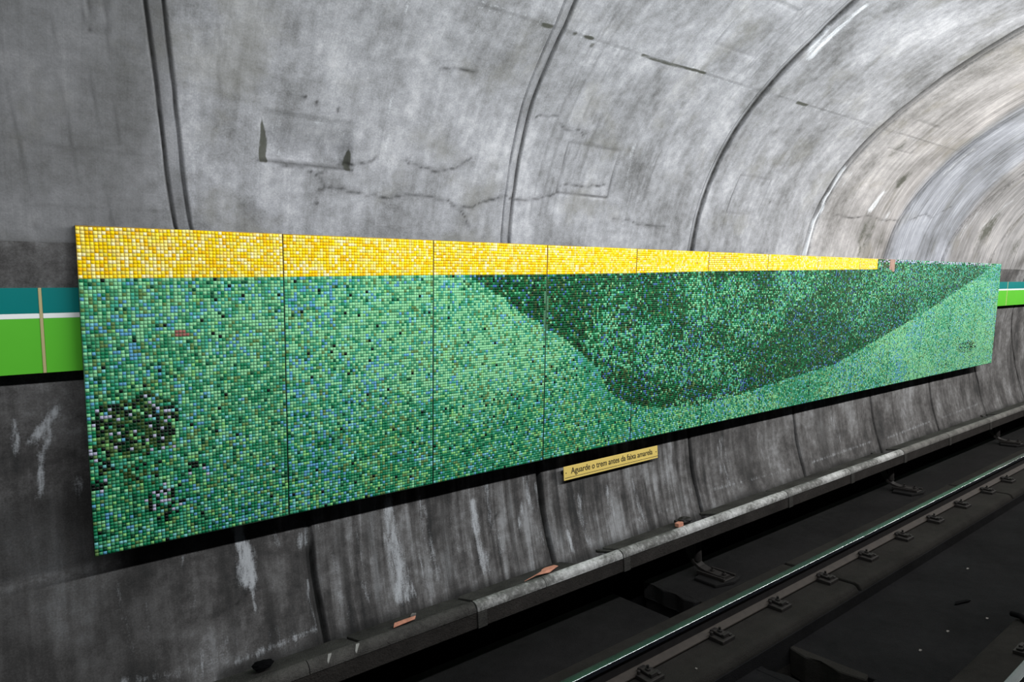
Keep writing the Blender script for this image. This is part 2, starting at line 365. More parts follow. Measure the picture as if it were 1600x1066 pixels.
def marks_for(X, S, C, lower, halfw):
    dirt_shade = np.zeros(X.shape); white = np.zeros(X.shape); moss = np.zeros(X.shape); disp = np.zeros(X.shape)
    wob = (vnoise(S * 9, C * 0 + 3, 5) - .5) * (.012 if lower else .004)
    for k, ck in enumerate(CK):
        hw = halfw if k != 1 else halfw * 1.05
        d = C - ck + wob
        inside = (np.abs(d) < hw)
        if lower:
            w = .030 + .018 * vnoise(S * 4, S * 0 + k, 31)
            if k == 1: w = w + .006
            gr = np.clip((w * .75 - np.abs(d)) / .010, 0, 1)
            if k == 1: gr = gr * (1 - .75 * sm(S, 1.15, 1.3)) * (.55 + .45 * sm(d, -.01, .012))
            disp -= .06 * gr; dirt_shade = np.maximum(dirt_shade, gr)
            dirt_shade = np.maximum(dirt_shade, .45 * np.clip(1 - np.abs(d) / (w * 2.2), 0, 1) * (.5 + vnoise(S * 12, d * 40, 3)))
        else:
            disp -= np.where(inside, .012, 0)
            # sharp groove at both edges of the strip
            for sgn, dep, wd, st in ((-1, .035, .012, 1.0), (1, .030, .010, .8)):
                if k in (1, 0): st = 1.0 if sgn < 0 else .75
                if k == 2: st = .55 if sgn < 0 else 1.0
                if k == 3: st = .5 if sgn < 0 else 1.0; wd = .010 if sgn < 0 else .022
                if k >= 4: st = 1.0 if sgn < 0 else .3; wd = .036 if sgn < 0 else .008
                gr = np.clip(1 - np.abs(d - sgn * hw) / wd, 0, 1) ** (.6 if k < 3 else .35)
                brk = 1.0 if k > 2 else .7 + .3 * sm(vnoise(S * 3.1 + k, S * 0 + sgn, 11), .25, .5)
                disp -= dep * gr; dirt_shade = np.maximum(dirt_shade, gr * st * brk)
            # grime inside the strip
            dirt_shade = np.maximum(dirt_shade, np.where(inside, (.20 + .35 * sm(d, 0, hw)) if k in (2,) else .28, 0) * (.6 + .6 * vnoise(S * 5, d * 30, 17)))
            if k == 3: dirt_shade = np.maximum(dirt_shade, np.where((d > -.002) & (d < hw), .85, 0))
            if k == 4: dirt_shade = dirt_shade * np.where(inside, sm(S, 3.6, 4.3) * .8 + .2, 1)
    W = WHITE if lower else WHITE_UP
    for xt, st, xb, sb, wt, wb, amp in W:
        if abs(st - sb) < .2 and abs(xt - xb) > .25:      # a horizontal smear
            d = seg_dist(X, S, [(xt, st), (xb, sb)]); white = np.maximum(white, amp * np.clip(1 - d / max(wt, wb) / 1.3, 0, 1)); continue
        t = np.clip((st - S) / (st - sb + 1e-6), 0, 1); xc = xt + (xb - xt) * t; w = wt + (wb - wt) * t
        xc = xc + (vnoise(S * 7, S * 0 + xt * 9, 77) - .5) * .03
        e = np.clip(1.25 * (1 - np.abs(X - xc) / (w * 1.35)), 0, 1)
        ends = sm(S, sb - .05, sb + .07) * (1 - sm(S, st - .02, st + .06))
        white = np.maximum(white, amp * e * ends)
    for cr in (CRACKS_LOW if lower else CRACKS):
        d = seg_dist(X + (fbm(X * 16, S * 16, 3, 2) - .5) * .03, S + (fbm(X * 16, S * 16, 9, 2) - .5) * .03, cr)
        a = np.clip(1 - d / .011, 0, 1)
        disp -= .004 * a; dirt_shade = np.maximum(dirt_shade, .85 * a); dirt_shade = np.maximum(dirt_shade, .18 * np.clip(1 - d / .035, 0, 1))
    if not lower:
        # horizontal construction seam high on the vault, mossy stretches
        d = np.abs(S - 5.095 - (fbm(X * 2, X * 0, 4) - .5) * .03)
        run = sm(X, 2.2, 2.4) * (1 - sm(X, 9, 11))
        disp += .004 * sm(S, 5.085, 5.105) * run
        dirt_shade = np.maximum(dirt_shade, .25 * np.clip(1 - d / .012, 0, 1) * run)
        white = np.maximum(white, .5 * np.clip(1 - np.abs(d - .02) / .02, 0, 1) * run)
        for a, b, w in ((3.83, 4.6, .022), (3.14, 3.17, .03), (3.24, 3.33, .028), (2.86, 2.96, .03), (6.0, 6.2, .03)):
            moss = np.maximum(moss, 1.1 * np.clip(1 - d / w, 0, 1) * sm(X, a - .03, a + .02) * (1 - sm(X, b - .02, b + .03)))
        moss = np.maximum(moss, np.clip(1 - np.hypot(X - 3.35, S - 5.05) / .04, 0, 1))
        for x, s, r, a in ((9.1, 3.75, .35, .75), (9.6, 3.7, .22, .7), (8.5, 4.9, .25, .55), (9.3, 4.55, .2, .8), (3.27, 4.38, .07, .55), (13.3, 4.0, .45, .8), (15.2, 3.8, .4, .7), (4.9, 4.05, .3, .4), (5.6, 5.3, .12, .5)):
            moss = np.maximum(moss, a * np.clip(1.2 - np.hypot(X - x, (S - s) * .8) / r, 0, 1) * (.4 + .9 * fbm(X * 7, S * 4, 21)))
        # recessed rectangular pocket with ramped sides
        x0 = 1.215 + (S - 3.89) * -.03; x1 = 1.823 - (S - 3.89) * .1
        inx = sm(X, x0, x0 + .02) * (1 - sm(X, x1 - .02, x1)); ins = inx * sm(S, 3.885, 3.90) * (1 - sm(S, 4.18, 4.2))
        dep = .055 * (1 - .85 * sm(S, 3.95, 4.19))
        disp -= dep * ins * np.clip(.3 + np.minimum(X - x0, x1 - X) / .09, .3, 1)
        wl = .075 * (1 - .7 * sm(S, 3.98, 4.17)); wr = .065 * (1 - .9 * sm(S, 3.90, 4.12))
        sd = np.maximum(np.clip((x0 + wl - X) / .02, 0, 1) * (S < 4.15), np.clip((X - x1 + wr) / .02, 0, 1) * (S < 4.10))
        moss = np.maximum(moss, sd * inx * (S > 3.885) * (S < 4.15) * (.85 + .4 * vnoise(X * 40, S * 40, 5)))
        dirt_shade = np.maximum(dirt_shade, .9 * np.clip(1 - np.abs(S - 3.893) / .018, 0, 1) * (X > x0) * (X < x1))
        dirt_shade = np.maximum(dirt_shade, .09 * np.clip(1 - np.abs(S - 4.20) / .014, 0, 1) * (X > 1.2) * (X < 1.8))
        ring = np.hypot((X - 1.53) / .26, (S - 4.03) / .13)
        white = np.maximum(white, .42 * np.clip(1 - np.abs(ring - 1) / .35, 0, 1) * (S > 3.91) * (X > 1.29) * (X < 1.77))
        # flush patched rectangles outlined by a fine groove
        for rx0, rx1, rs0, rs1, st in ((3.61, 4.20, 3.89, 4.30, .55), (5.965, 6.53, 3.88, 4.275, .55), (.37, .44, 4.44, 4.8, .4), (8.3, 8.9, 4.9, 5.3, .3), (4.45, 5.0, 5.35, 5.8, .3)):
            xs = X + (S - rs0) * .06
            dx = np.maximum(np.maximum(rx0 - xs, xs - rx1), np.maximum(rs0 - S, S - rs1))
            l = np.clip(1 - np.abs(dx) / .011, 0, 1)
            disp -= .008 * l + np.where(dx < 0, .004, 0); wgt = st * (.35 + .9 * vnoise(X * 5, S * 5, 41))
            wgt = np.where(np.abs(xs - rx0) < .02, wgt * 1.6, wgt); wgt = np.where(np.abs(S - rs0) < .02, wgt * 1.4, wgt)
            dirt_shade = np.maximum(dirt_shade, np.clip(l * wgt, 0, 1))
        for x, s in ((1.60, 3.66), (6.66, 4.03), (1.53, 4.28), (1.67, 4.26), (1.45, 4.30)):
            dirt_shade = np.maximum(dirt_shade, .9 * np.clip(1.5 - np.hypot(X - x, S - s) / .012, 0, 1))
        # long shutter-board lines on the rings
        for x, st, lo, hi in ((-.02, .35, 3.4, 6), (.2, .3, 3.4, 6), (.33, .35, 3.4, 6), (.42, .3, 3.9, 6), (.8 + .14, .25, 3.9, 6)):
            xx = x + (S - 4.6) * -.11
            dirt_shade = np.maximum(dirt_shade, st * np.clip(1 - np.abs(X - xx) / .008, 0, 1) * (S > lo))
        grp = (vnoise(X * 55, S * .3, 61) > .70) * (fbm(X * 1.2, S * 1.5, 63, 2) > .5) * ((X > 3.3) & (X < 5.3))
        dirt_shade = np.maximum(dirt_shade, .22 * grp)
        # dark band along the bottom edge of the vault left of the mural, and horizontal lift lines
        dirt_shade = np.maximum(dirt_shade, .40 * (1 - sm(X, .35, .6)) * (1 - sm(S, 3.33, 3.375)))
        for s in (3.55, 3.86): dirt_shade = np.maximum(dirt_shade, .18 * np.clip(1 - np.abs(S - s + (fbm(X * 3, X * 0, 8) - .5) * .04) / .012, 0, 1) * (X < .8))
        disp += (fbm(X * 1.5, S * 1.5, 91) - .5) * .012
    else:
        disp += (fbm(X * 2, S * 2, 92) - .5) * .02
        # dark band at the wall foot
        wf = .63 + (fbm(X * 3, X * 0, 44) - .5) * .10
        dirt_shade = np.maximum(dirt_shade, .75 * (1 - sm(S, wf - .10, wf)) * (X > .9))
        dirt_shade = np.maximum(dirt_shade, .45 * (1 - sm(X, .3, 1.0)) * sm(S, 1.42, 1.48) * (1 - sm(S, 1.8, 2.0)) + .0)  # soft shadow left of the mural, painted into the concrete colour
        dirt_shade = np.maximum(dirt_shade, .30 * (1 - sm(X, .4, 1.0)) * (1 - sm(S, 1.38, 1.42)))  # lower left end toned darker
        dirt_shade = np.maximum(dirt_shade, .55 * np.clip(1 - np.abs(X - 3.86 + (S - 1) * .1) / .05, 0, 1) * sm(S, .6, .8) * (1 - sm(S, 1.0, 1.15)))
        dirt_shade = np.maximum(dirt_shade, .45 * np.clip(1 - np.abs(S - 2.96) / .015, 0, 1))
        for x, w in ((1.02, .05), (1.26, .04), (1.8, .05), (2.05, .05), (2.68, .08), (3.36, .04), (4.35, .03), (6.9, .1), (5.62, .06), (8.7, .2)):
            dirt_shade = np.maximum(dirt_shade, .36 * np.clip(1 - np.abs(X - x + (vnoise(S * 5, S * 0 + x, 3) - .5) * .06) / w, 0, 1) * (S < 1.6))
    return dirt_shade, white, moss, disp

def surface(name, s, c, mat, lower, halfw):
    s = np.array(s); c = np.array(c)
    X = warp(c, s); S = np.repeat(s[:, None], len(c), 1); C = np.repeat(c[None, :], len(s), 0)
    dirt_shade, white, moss, disp = marks_for(X, S, C, lower, halfw)
    y, z, ny, nz = prof_at(s)
    Y = y[:, None] + ny[:, None] * disp; Z = z[:, None] + nz[:, None] * disp
    nr, nc = X.shape
    co = np.stack([X, Y, Z], -1).reshape(-1, 3)
    # close the shell with thickness: a coarse outer skin is not needed inside; give it 25 cm by an outer row pair
    idx = np.arange(nr * nc).reshape(nr, nc)
    f = np.stack([idx[:-1, :-1], idx[:-1, 1:], idx[1:, 1:], idx[1:, :-1]], -1).reshape(-1, 4)
    nv = len(co)
    # outer skin (coarse in x)
    xs = [float(c[0]) - 1.2, float(c[-1]) + 1.2]
    oy = y - ny * .3; oz = z - nz * .3
    oc = np.concatenate([np.stack([np.full(nr, x), oy, oz], -1) for x in xs])
    oi = np.arange(2 * nr).reshape(2, nr) + nv
    of = np.stack([oi[0, :-1], oi[0, 1:], oi[1, 1:], oi[1, :-1]], -1)
    co = np.concatenate([co, oc]); f = np.concatenate([f, of])
    me = bpy.data.meshes.new(name)
    me.vertices.add(len(co)); me.vertices.foreach_set('co', co.ravel())
    me.loops.add(f.size); me.loops.foreach_set('vertex_index', f.ravel().astype(np.int32))
    me.polygons.add(len(f)); me.polygons.foreach_set('loop_start', np.arange(0, f.size, 4, dtype=np.int32))
    me.update(calc_edges=True)
    me.polygons.foreach_set('use_smooth', [True] * len(f))
    uvl = me.uv_layers.new(name='metres')
    uvv = np.concatenate([np.stack([X.ravel(), S.ravel()], -1), np.zeros((2 * nr, 2))])
    uvl.data.foreach_set('uv', uvv[f.ravel()].ravel())
    at = me.color_attributes.new('marks', 'FLOAT_COLOR', 'POINT')
    cc = np.ones((len(co), 4)); cc[:, :3] = 0
    cc[:nv, 0] = dirt_shade.ravel(); cc[:nv, 1] = white.ravel(); cc[:nv, 2] = moss.ravel()
    at.data.foreach_set('color', cc.ravel())
    me.materials.append(mat)
    o = link(name, me); tag(o, kind='structure')
    return o

def columns(halfw, fine, lower):
    c = list(np.arange(-4.0, -0.6, .08)) + list(np.arange(-0.6, 7.2, fine)) + list(np.arange(7.2, 17, .05)) + list(np.arange(17, 43, .3))
    c = [x for x in c if min(abs(x - k) for k in CK) > halfw + .022]
    for k in CK:
        e = halfw
        for d in (-.022, -.014, -.007, 0, .007, .014):
            c.append(k - e + d); c.append(k + e - d)
        for d in (-.75, -.45, -.2, .2, .45, .75): c.append(k + d * (e - .012))
    return np.unique(np.round(c, 4))
HW = .040
s_up = list(np.arange(3.35, 6.7, .018)) + list(np.arange(6.75, 9.29, .12)) + [9.29]
ceiling = surface('ceiling', s_up, columns(HW, .017, False), M_vault, False, HW)
ceiling['label'] = 'curved grey concrete tunnel vault with ring joints above the mosaic'
s_low = list(np.arange(0, 1.7, .02)) + list(np.arange(1.7, 3.35, .04)) + [3.35]
wall = surface('wall_left', s_low, columns(HW, .02, True), M_wall, True, HW)
wall['label'] = 'dark stained lower concrete tunnel wall with lime streaks'

# ------------------------------------------------------------------ track bed
ZI = -0.146          # invert level between the rails
def struct(name, mb, mat, label=None):
    o = mb.build(name, mat); tag(o, label, kind='structure'); return o
JX = [-4.0, 1.72, 5.62, 9.53, 13.45, 17.4, 21.3, 25.3, 43.0]
for a, b in zip(JX[:-1], JX[1:]):
    m = MB(); m.prism_x([(2.640, ZI - .3), (3.36, ZI - .3), (3.36, 0), (2.715, 0), (2.685, -.010), (2.662, -.045)], a + .022, b - .022, .012, 2)
    struct('floor_rail_plinth', m, M_plinth, 'sooty concrete plinth slab carrying the left running rail')
    m = MB(); m.prism_x([(0.70, ZI - .3), (1.66, ZI - .3), (1.64, -.02), (1.58, 0), (0.70, 0)], a + .322, b + .278, .012, 2)
    struct('floor_near_plinth', m, M_plinth, 'sooty concrete plinth slab carrying the right running rail')
m = MB(); m.box(-4, 43, 2.65, 3.37, -.5, -.06); struct('floor_plinth_bed', m, M_invert)
for a, b in ((-4, 3.98), (4.39, 43)):
    m = MB(); m.box(a, b, 3.362, 3.985, -.5, -.004, .01); struct('floor_side_slab', m, M_slab, 'sooty concrete walkway slab below the third rail cover')
# invert between the rails, cut by the drain
for nm, a, b, y0, y1 in (('floor', -4, 4.05, .6, 2.66), ('floor', 4.50, 43, .6, 2.66), ('floor', 4.05, 4.50, .6, 2.05)):
    m = MB(); m.box(a, b, y0, y1, -.5, ZI, .006); struct(nm, m, M_invert, 'dark concrete track floor between the rails')
m = MB(); m.box(-4, 43, .3, 4.9, -.62, -.5); struct('floor_gutter', m, M_invert)
m = MB(); m.box(-4, 43, -.8, .70, -.6, ZI + .05); struct('floor_near_side', m, M_invert)
# broken lips of the drain opening
def rough_lip(pts, z0, z1, mat, label):
    m = MB(); m.prism_z(pts, z0, z1, .008, 1); return struct('floor_drain_edge', m, mat, label)
rough_lip([(4.02, 2.08), (4.10, 2.05), (4.13, 2.2), (4.09, 2.33), (4.12, 2.45), (4.07, 2.58), (4.10, 2.65), (4.02, 2.65)], ZI - .2, ZI + .004, M_invert, 'broken left lip of the drain opening between the rails')
rough_lip([(4.52, 2.1), (4.44, 2.08), (4.41, 2.25), (4.46, 2.4), (4.42, 2.5), (4.47, 2.65), (4.52, 2.65)], ZI - .2, ZI + .006, M_plinth, 'broken right lip of the drain opening between the rails')
rough_lip([(4.39, 3.38), (4.33, 3.40), (4.31, 3.5), (4.35, 3.6), (4.32, 3.72), (4.36, 3.85), (4.33, 3.95), (4.39, 3.98)], -.14, .002, M_slab, 'broken lip of the drain opening beside the rail bracket')
# platform behind the camera side
m = MB(); m.box(-4, 43, -6, .62, -.6, 1.1, .01); struct('floor_platform', m, M_invert)

# ------------------------------------------------------------------ running rails
def rail(yc, x0, x1, label):
    r = empty('running_rail', (x0, yc, 0.012), label, 'rail', 'running rails')
    o = Vector((x0, yc, .012)); zt = .160
    m = MB(o); m.prism_x([(yc - .068, .012), (yc + .068, .012), (yc + .068, .020), (yc + .012, .040), (yc - .012, .040), (yc - .068, .020)], x0, x1)
    m.build('rail_foot', M_foot, r)
    m = MB(o); m.prism_x([(yc - .010, .038), (yc + .010, .038), (yc + .009, .122), (yc - .009, .122)], x0, x1)
    m.build('rail_web', M_web, r)
    m = MB(o); hw = .0305
    prof = [(yc - .014, .118), (yc + .014, .118), (yc + hw, .128), (yc + hw, zt - .005)]
    for i in range(1, 5):
        a = i / 5 * math.pi / 2; prof.append((yc + hw - .005 + .005 * math.cos(a), zt - .005 + .0045 * math.sin(a)))
    prof += [(yc + .012, zt), (yc - .012, zt)]
    for i in range(4, 0, -1):
        a = i / 5 * math.pi / 2; prof.append((yc - hw + .005 - .005 * math.cos(a), zt - .005 + .0045 * math.sin(a)))
    prof += [(yc - hw, zt - .005), (yc - hw, .128)]
    fs = m.prism_x(prof, x0, x1)
    h = m.build('rail_head', [M_head, M_sidehead], r)
    for p in h.data.polygons:
        if p.normal.z < .25: p.material_index = 1
    h['label'] = 'polished steel rail head with a bright edge'
    return r
rail(3.012, -3.9, 42.9, 'long steel running rail nearer the mosaic wall with a shiny edge')
rail(1.285, -3.9, 42.9, 'steel running rail cut by the bottom right corner of the view')

# ------------------------------------------------------------------ rail fasteners
def make_fastener(loc, label, side=-1):
    r = empty('rail_fastener', loc, label, 'rail fastener', 'rail fasteners along the running rail')
    m = MB(); m.prism_x([(-.14 , 0), (-.02, 0), (-.02, .032), (-.14, .026)], -.075, .075, .004)
    m.build('base_plate', M_iron, r)
    m = MB(); m.prism_x([(-.10, .033), (-.02, .033), (.006, .040), (.006, .052), (-.03, .058), (-.10, .048)], -.032, .032, .005)
    m.box(-.032, .032, -.118, -.096, .028, .054, .003)
    m.build('clip', M_iron, r)
    m = MB(); m.ngon_prism((0, -.062, .046), (0, 0, 1), .019, .020, 6, .002); m.ngon_prism((0, -.062, .064), (0, 0, 1), .009, .022, 8)
    m.build('bolt', M_iron, r)
    m = MB(); m.ngon_prism((-.055, -.030, .03), (0, 0, 1), .013, .026, 6, .002)
    m.build('bolt', M_iron, r)
    m = MB(); m.prism_x([(-.125, .03), (-.085, .03), (-.085, .048), (-.125, .040)], .034, .062, .004)
    m.build('spring_washer', M_iron, r)
    return r
def dup(root, loc, label, group=None):
    r = root.copy(); COL.objects.link(r); r.location = loc; r['label'] = label
    if group: r['group'] = group
    for ch in list(root.children):
        c = ch.copy(); COL.objects.link(c); c.parent = r
        for gch in ch.children:
            d = gch.copy(); COL.objects.link(d); d.parent = c
    return r
FX = [3.19, 3.975, 4.745, 5.50, 6.265, 7.045, 7.83, 8.60, 9.43, 10.16, 10.93]
FL = ['cut by the bottom edge of the picture, nearest of the row',
      'beside the broken drain opening, second nearest of the row',
      'just past the drain opening, third of the row from the bottom',
      'directly before the first plinth joint, fourth of the row from the bottom',
      'just past the first plinth joint, fifth of the row from the bottom',
      'sixth of the row counted from the bottom of the picture',
      'seventh of the row counted from the bottom of the picture',
      'eighth of the row counted from the bottom of the picture',
      'directly before the second plinth joint, ninth of the row from the bottom',
      'cut by the right edge of the picture, past the second plinth joint',
      'beyond the right edge of the picture, last of the row']
fa = None
for x, l in zip(FX[:10], FL):
    L = 'dark iron rail fastener ' + l
    if len(L.split()) > 16: L = ' '.join(L.split()[:16])
    if fa is None: fa = make_fastener((x, 2.962, .0), L)
    else: dup(fa, (x, 2.962, .0), L)
# fastener on the far side of the near rail
f2 = dup(fa, (5.30, 1.34, 0), 'dark iron fastener beside the right rail in the bottom right corner', 'rail fasteners of the right rail')
f2.rotation_euler = (0, 0, math.pi)

# ------------------------------------------------------------------ third rail cover, built from separate lengths
YF = 3.600
CUTS = [-3.0, -0.95, .70, 2.33, 3.73, 6.15, 7.46, 8.85, 10.3, 11.9, 13.5, 15.2, 17.0, 20.5, 24.0, 30.0, 42.0]
HOLES = [(3.31, 3.66), (4.72, 5.05), (8.60, 8.95), (12.2, 12.6)]
NOSE_CUTS = {3: [2.93], 4: [4.53, 5.2], 1: [], 2: [1.2]}
CL = ['left end of the cover, mostly below the picture', 'second length from the left, cut by the bottom edge', 'length with the white paint tick, at the bottom edge',
      'chalky length below the bottle-shaped lime streak, with pink scraps', 'chalky length with two open gaps in its top boards', 'short length between the first pair of splice strips',
      'length beside the second splice strip', 'length below the gap near the wall joint', 'length in front of the mosaic\'s right half', 'length behind the third curved bracket',
      'length near the right edge of the picture', 'far length passing the right picture edge', 'farther length', 'farther length still', 'distant length', 'most distant length']
ZT = -1.885 + CZ
for i, (a, b) in enumerate(zip(CUTS[:-1], CUTS[1:])):
    if a > 17.5: break
    o = Vector((a, YF, 0.36))
    r = empty('third_rail_cover', o, ('grey third rail cover, ' + CL[i]), 'third rail cover', 'lengths of the third rail cover')
    # top boards, split at the holes
    segs = [(a + .004, b - .004)]
    for h0, h1 in HOLES:
        ns = []
        for p, q in segs:
            if h0 < q and h1 > p:
                if h0 - p > .05: ns.append((p, h0))
                if q - h1 > .05: ns.append((h1, q))
            else: ns.append((p, q))
        segs = ns
    for p, q in segs:
        n = max(1, int(round((q - p) / .9)))
        for k in range(n):
            u0 = p + (q - p) * k / n; u1 = p + (q - p) * (k + 1) / n - .004
            jg = rng.uniform(-.012, .012)
            m = MB(o)
            pr = [(u0 + .02 * rng.random(), 3.655), (u1, 3.655), (u1 - .01, 3.86 + jg), (u1 - .06 * rng.random() - .03, 3.885 + jg), (u0 + .03, 3.880 + jg), (u0 + .005, 3.85 + jg)]
            m.prism_z(pr, ZT - .020, ZT, .003, 1)
            for v in m.bm.verts: v.co.z -= max(0, (v.co.y + YF - 3.66)) * .20
            m.build('top_board', M_boards, r)
    # rounded nose, split at its own joints
    cuts = [a + .003] + NOSE_CUTS.get(i, []) + [b - .003]
    for p, q in zip(cuts[:-1], cuts[1:]):
        m = MB(o); z0 = -1.939 + CZ; pr = [(YF + .055, z0), (YF, z0)]
        for j in range(1, 9):
            t = j / 8 * math.pi / 2; pr.append((YF + .050 - .050 * math.cos(t), z0 + .006 + (ZT + .003 - z0 - .006) * math.sin(t)))
        pr += [(YF + .062, ZT + .002), (YF + .062, ZT - .02)]
        m.prism_x(pr, p, q - .005)
        mid_x = (p + q) / 2; nm = M_nose if 2.6 < mid_x < 8.85 else (M_nose_mid if mid_x > 2.3 else M_nose_dark)
        ob = m.build('rounded_nose', nm, r, smooth=False)
        if nm is M_nose: ob['label'] = 'chalky white rounded nose of the cover'
    if i == 2:
        for q0, ln in ((1.30, .008), (1.47, .009)):
            m = MB(o); m.prism_z([(q0, YF + .004), (q0 + ln, YF + .002), (q0 + ln + .03, YF + .030), (q0 + .018, YF + .032)], ZT - .052, ZT - .004, .002, 1)
            for v in m.bm.verts: v.co.z = (-1.939 + CZ + .006 - .36) + .057 * math.sqrt(max(0, 1 - (1 - max(.001, min(.05, v.co.y)) / .05) ** 2)) + (.004 if v.co.z > ZT - .36 - .03 else -.002)
            pm = m.build('paint_mark', M_chalk, r); pm['label'] = 'short white paint tick'
    m = MB(o); m.prism_x([(YF + .004, -2.047 + CZ), (YF + .022, -2.047 + CZ), (YF + .022, -1.941 + CZ), (YF + .004, -1.941 + CZ)], a + .002, b - .002, .003, 1)
    m.build('front_skirt', M_skirt, r)
    if .6 < a < 14:
        m = MB(o); m.box(a - .0, a + .075, YF - .003, YF + .004, -2.049 + CZ, -1.945 + CZ, .002, 1); m.build('splice_strip', M_boards, r)
    # hangers that carry the cover from the wall gutter side
    for hx in np.arange(a + .5, b - .2, 1.6):
        m = MB(o); m.box(hx, hx + .03, YF + .022, YF + .26, -1.955 + CZ, -1.93 + CZ - .005, .002, 1); m.build('cross_rib', M_iron, r)

# added black box that blocks light so the gap under the cover stays dark
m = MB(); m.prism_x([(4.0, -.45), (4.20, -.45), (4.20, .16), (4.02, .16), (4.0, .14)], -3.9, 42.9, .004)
tag(m.build('gap_light_blocker', M_rubber), 'added black box darkening the gap between side slab and tunnel wall', 'light blocker')
# conductor rail below the cover
m = MB(); cz = .42; cy = 3.755
m.prism_x([(cy - .04, cz - .10), (cy + .04, cz - .10), (cy + .04, cz - .085), (cy + .01, cz - .07), (cy + .01, cz - .03), (cy + .035, cz - .02), (cy + .035, cz), (cy - .035, cz), (cy - .035, cz - .02), (cy - .01, cz - .03), (cy - .01, cz - .07), (cy - .04, cz - .085)], -3.9, 42.9)
tag(m.build('conductor_rail', M_web), 'dark conductor rail in the black gap under the grey cover', 'rail')

# ------------------------------------------------------------------ curved brackets that carry cover and conductor rail
def make_bracket(x, label):
    r = empty('cover_bracket', (x, 3.62, 0), label, 'bracket', 'curved brackets under the third rail cover')
    m = MB(); pts = []
    # local: y towards wall relative to 3.62
    path = [(.36, .44), (.33, .43), (.29, .36), (.25, .26), (.21, .17), (.16, .105), (.10, .070), (.03, .052), (-.10, .045), (-.17, .045)]
    pr = [Vector((0, a, b)) for a, b in path]
    left = []; right = []
    for i, p in enumerate(pr):
        t = (pr[min(i + 1, len(pr) - 1)] - pr[max(i - 1, 0)]).normalized(); n = Vector((0, -t.z, t.y)); w = .013
        left.append((p.y + n.y * w, p.z + n.z * w)); right.append((p.y - n.y * w, p.z - n.z * w))
    m.prism_x(left + right[::-1], -.045, .045, 0)
    m.build('curved_arm', M_iron, r)
    m = MB(); m.box(-.075, .105, -.19, .10, .026, .036, .003, 1); m.box(-.075, -.055, -.19, .10, .02, .055, .002, 1); m.box(.085, .105, -.19, .06, .02, .055, .002, 1)
    m.build('base_channel', M_iron, r)
    m = MB(); m.prism_z([(-.17, -.17), (.02, -.23), (.16, -.20), (.15, .05), (.04, .09), (-.16, .06)], -.004, .026, .006, 1)
    m.build('mortar_pad', M_slab, r)
    for bx, by in ((-.0, -.02), (-.0, -.14)):
        m = MB(); m.ngon_prism((bx, by, .055), (0, 0, 1), .020, .022, 6, .002); m.ngon_prism((bx, by, .075), (0, 0, 1), .010, .025, 8)
        m.build('bolt', M_iron, r)
    m = MB(); m.ngon_prism((0, .135, .115), (0, 0, 1), .035, .20, 12, .006); m.build('insulator', M_iron, r)
    return r
b0 = make_bracket(4.86, 'curved iron bracket beside the black drain opening, nearest of the three')
dup(b0, (8.83, 3.62, 0), 'curved iron bracket in the middle, between the nearest and the farthest')
dup(b0, (12.75, 3.62, 0), 'curved iron bracket near the right picture edge, farthest of the three')

# ------------------------------------------------------------------ litter and small things
def scrap(name, pts, z, th, mat, label, cat, curl=.01):
    m = MB((pts[0][0], pts[0][1], z)); bm = m.bm
    a = [m._v((x, y, z + curl * abs(math.sin(i * 1.7)))) for i, (x, y) in enumerate(pts)]
    b = [m._v((x, y, z + th + curl * abs(math.sin(i * 1.7)))) for i, (x, y) in enumerate(pts)]
    m._prism(a, b, 0, 1)
    return tag(m.build(name, mat, loc=(pts[0][0], pts[0][1], z)), label, cat)
zt = ZT + .002
scrap('paper_scrap', [(2.79, 3.675), (2.90, 3.672), (3.02, 3.668), (3.10, 3.69), (3.14, 3.71), (3.12, 3.735), (3.04, 3.745), (3.0, 3.735), (2.97, 3.705), (2.88, 3.69)], zt + .001, .004, M_debris, 'larger pinkish torn scrap on the third rail cover, below the mosaic', 'scrap', .014)
scrap('paper_scrap', [(1.755, 3.675), (1.86, 3.67), (1.91, 3.685), (1.93, 3.71), (1.86, 3.72), (1.78, 3.712)], zt + .001, .004, M_debris, 'small pinkish oval scrap on the cover near the bottom', 'scrap', .008)
scrap('pebble', [(4.50, 3.67), (4.56, 3.665), (4.58, 3.69), (4.55, 3.715), (4.50, 3.71)], zt - .004, .03, M_debris, 'small pink stone chip on the cover by the open gap', 'stone', .004)
scrap('pebble', [(1.93, 3.78), (1.96, 3.775), (1.975, 3.79), (1.95, 3.80)], zt - .022, .01, M_pale, 'tiny pale chip on the cover above the pink oval scrap', 'stone', .003)
scrap('rubber_scrap', [(6.10, 2.12), (6.14, 2.13), (6.20, 2.115), (6.25, 2.085), (6.27, 2.06), (6.23, 2.065), (6.17, 2.09), (6.12, 2.105)], ZI + .001, .009, M_rubber, 'short curved black rubber scrap on the dark track floor', 'scrap', .006)
# black hose end near the right rail
hp = [Vector((5.86, 1.66, .016)), Vector((5.84, 1.60, .022)), Vector((5.78, 1.54, .022)), Vector((5.74, 1.47, .022)), Vector((5.72, 1.40, .022)), Vector((5.70, 1.37, .02))]
bm = bmesh.new(); rings = []
for i, p in enumerate(hp):
    t = (hp[min(i + 1, 5)] - hp[max(i - 1, 0)]).normalized(); u = t.cross(Vector((0, 0, 1))).normalized(); v = u.cross(t)
    rings.append([bm.verts.new(p + u * .024 * math.cos(a * math.pi / 6) + v * .020 * math.sin(a * math.pi / 6)) for a in range(12)])
for a, b in zip(rings[:-1], rings[1:]):
    for j in range(12): bm.faces.new((a[j], a[(j + 1) % 12], b[(j + 1) % 12], b[j]))
bm.faces.new(rings[0][::-1]); bm.faces.new(rings[-1])
me = bpy.data.meshes.new('hose_end'); bm.to_mesh(me); bm.free(); me.materials.append(M_rubber)
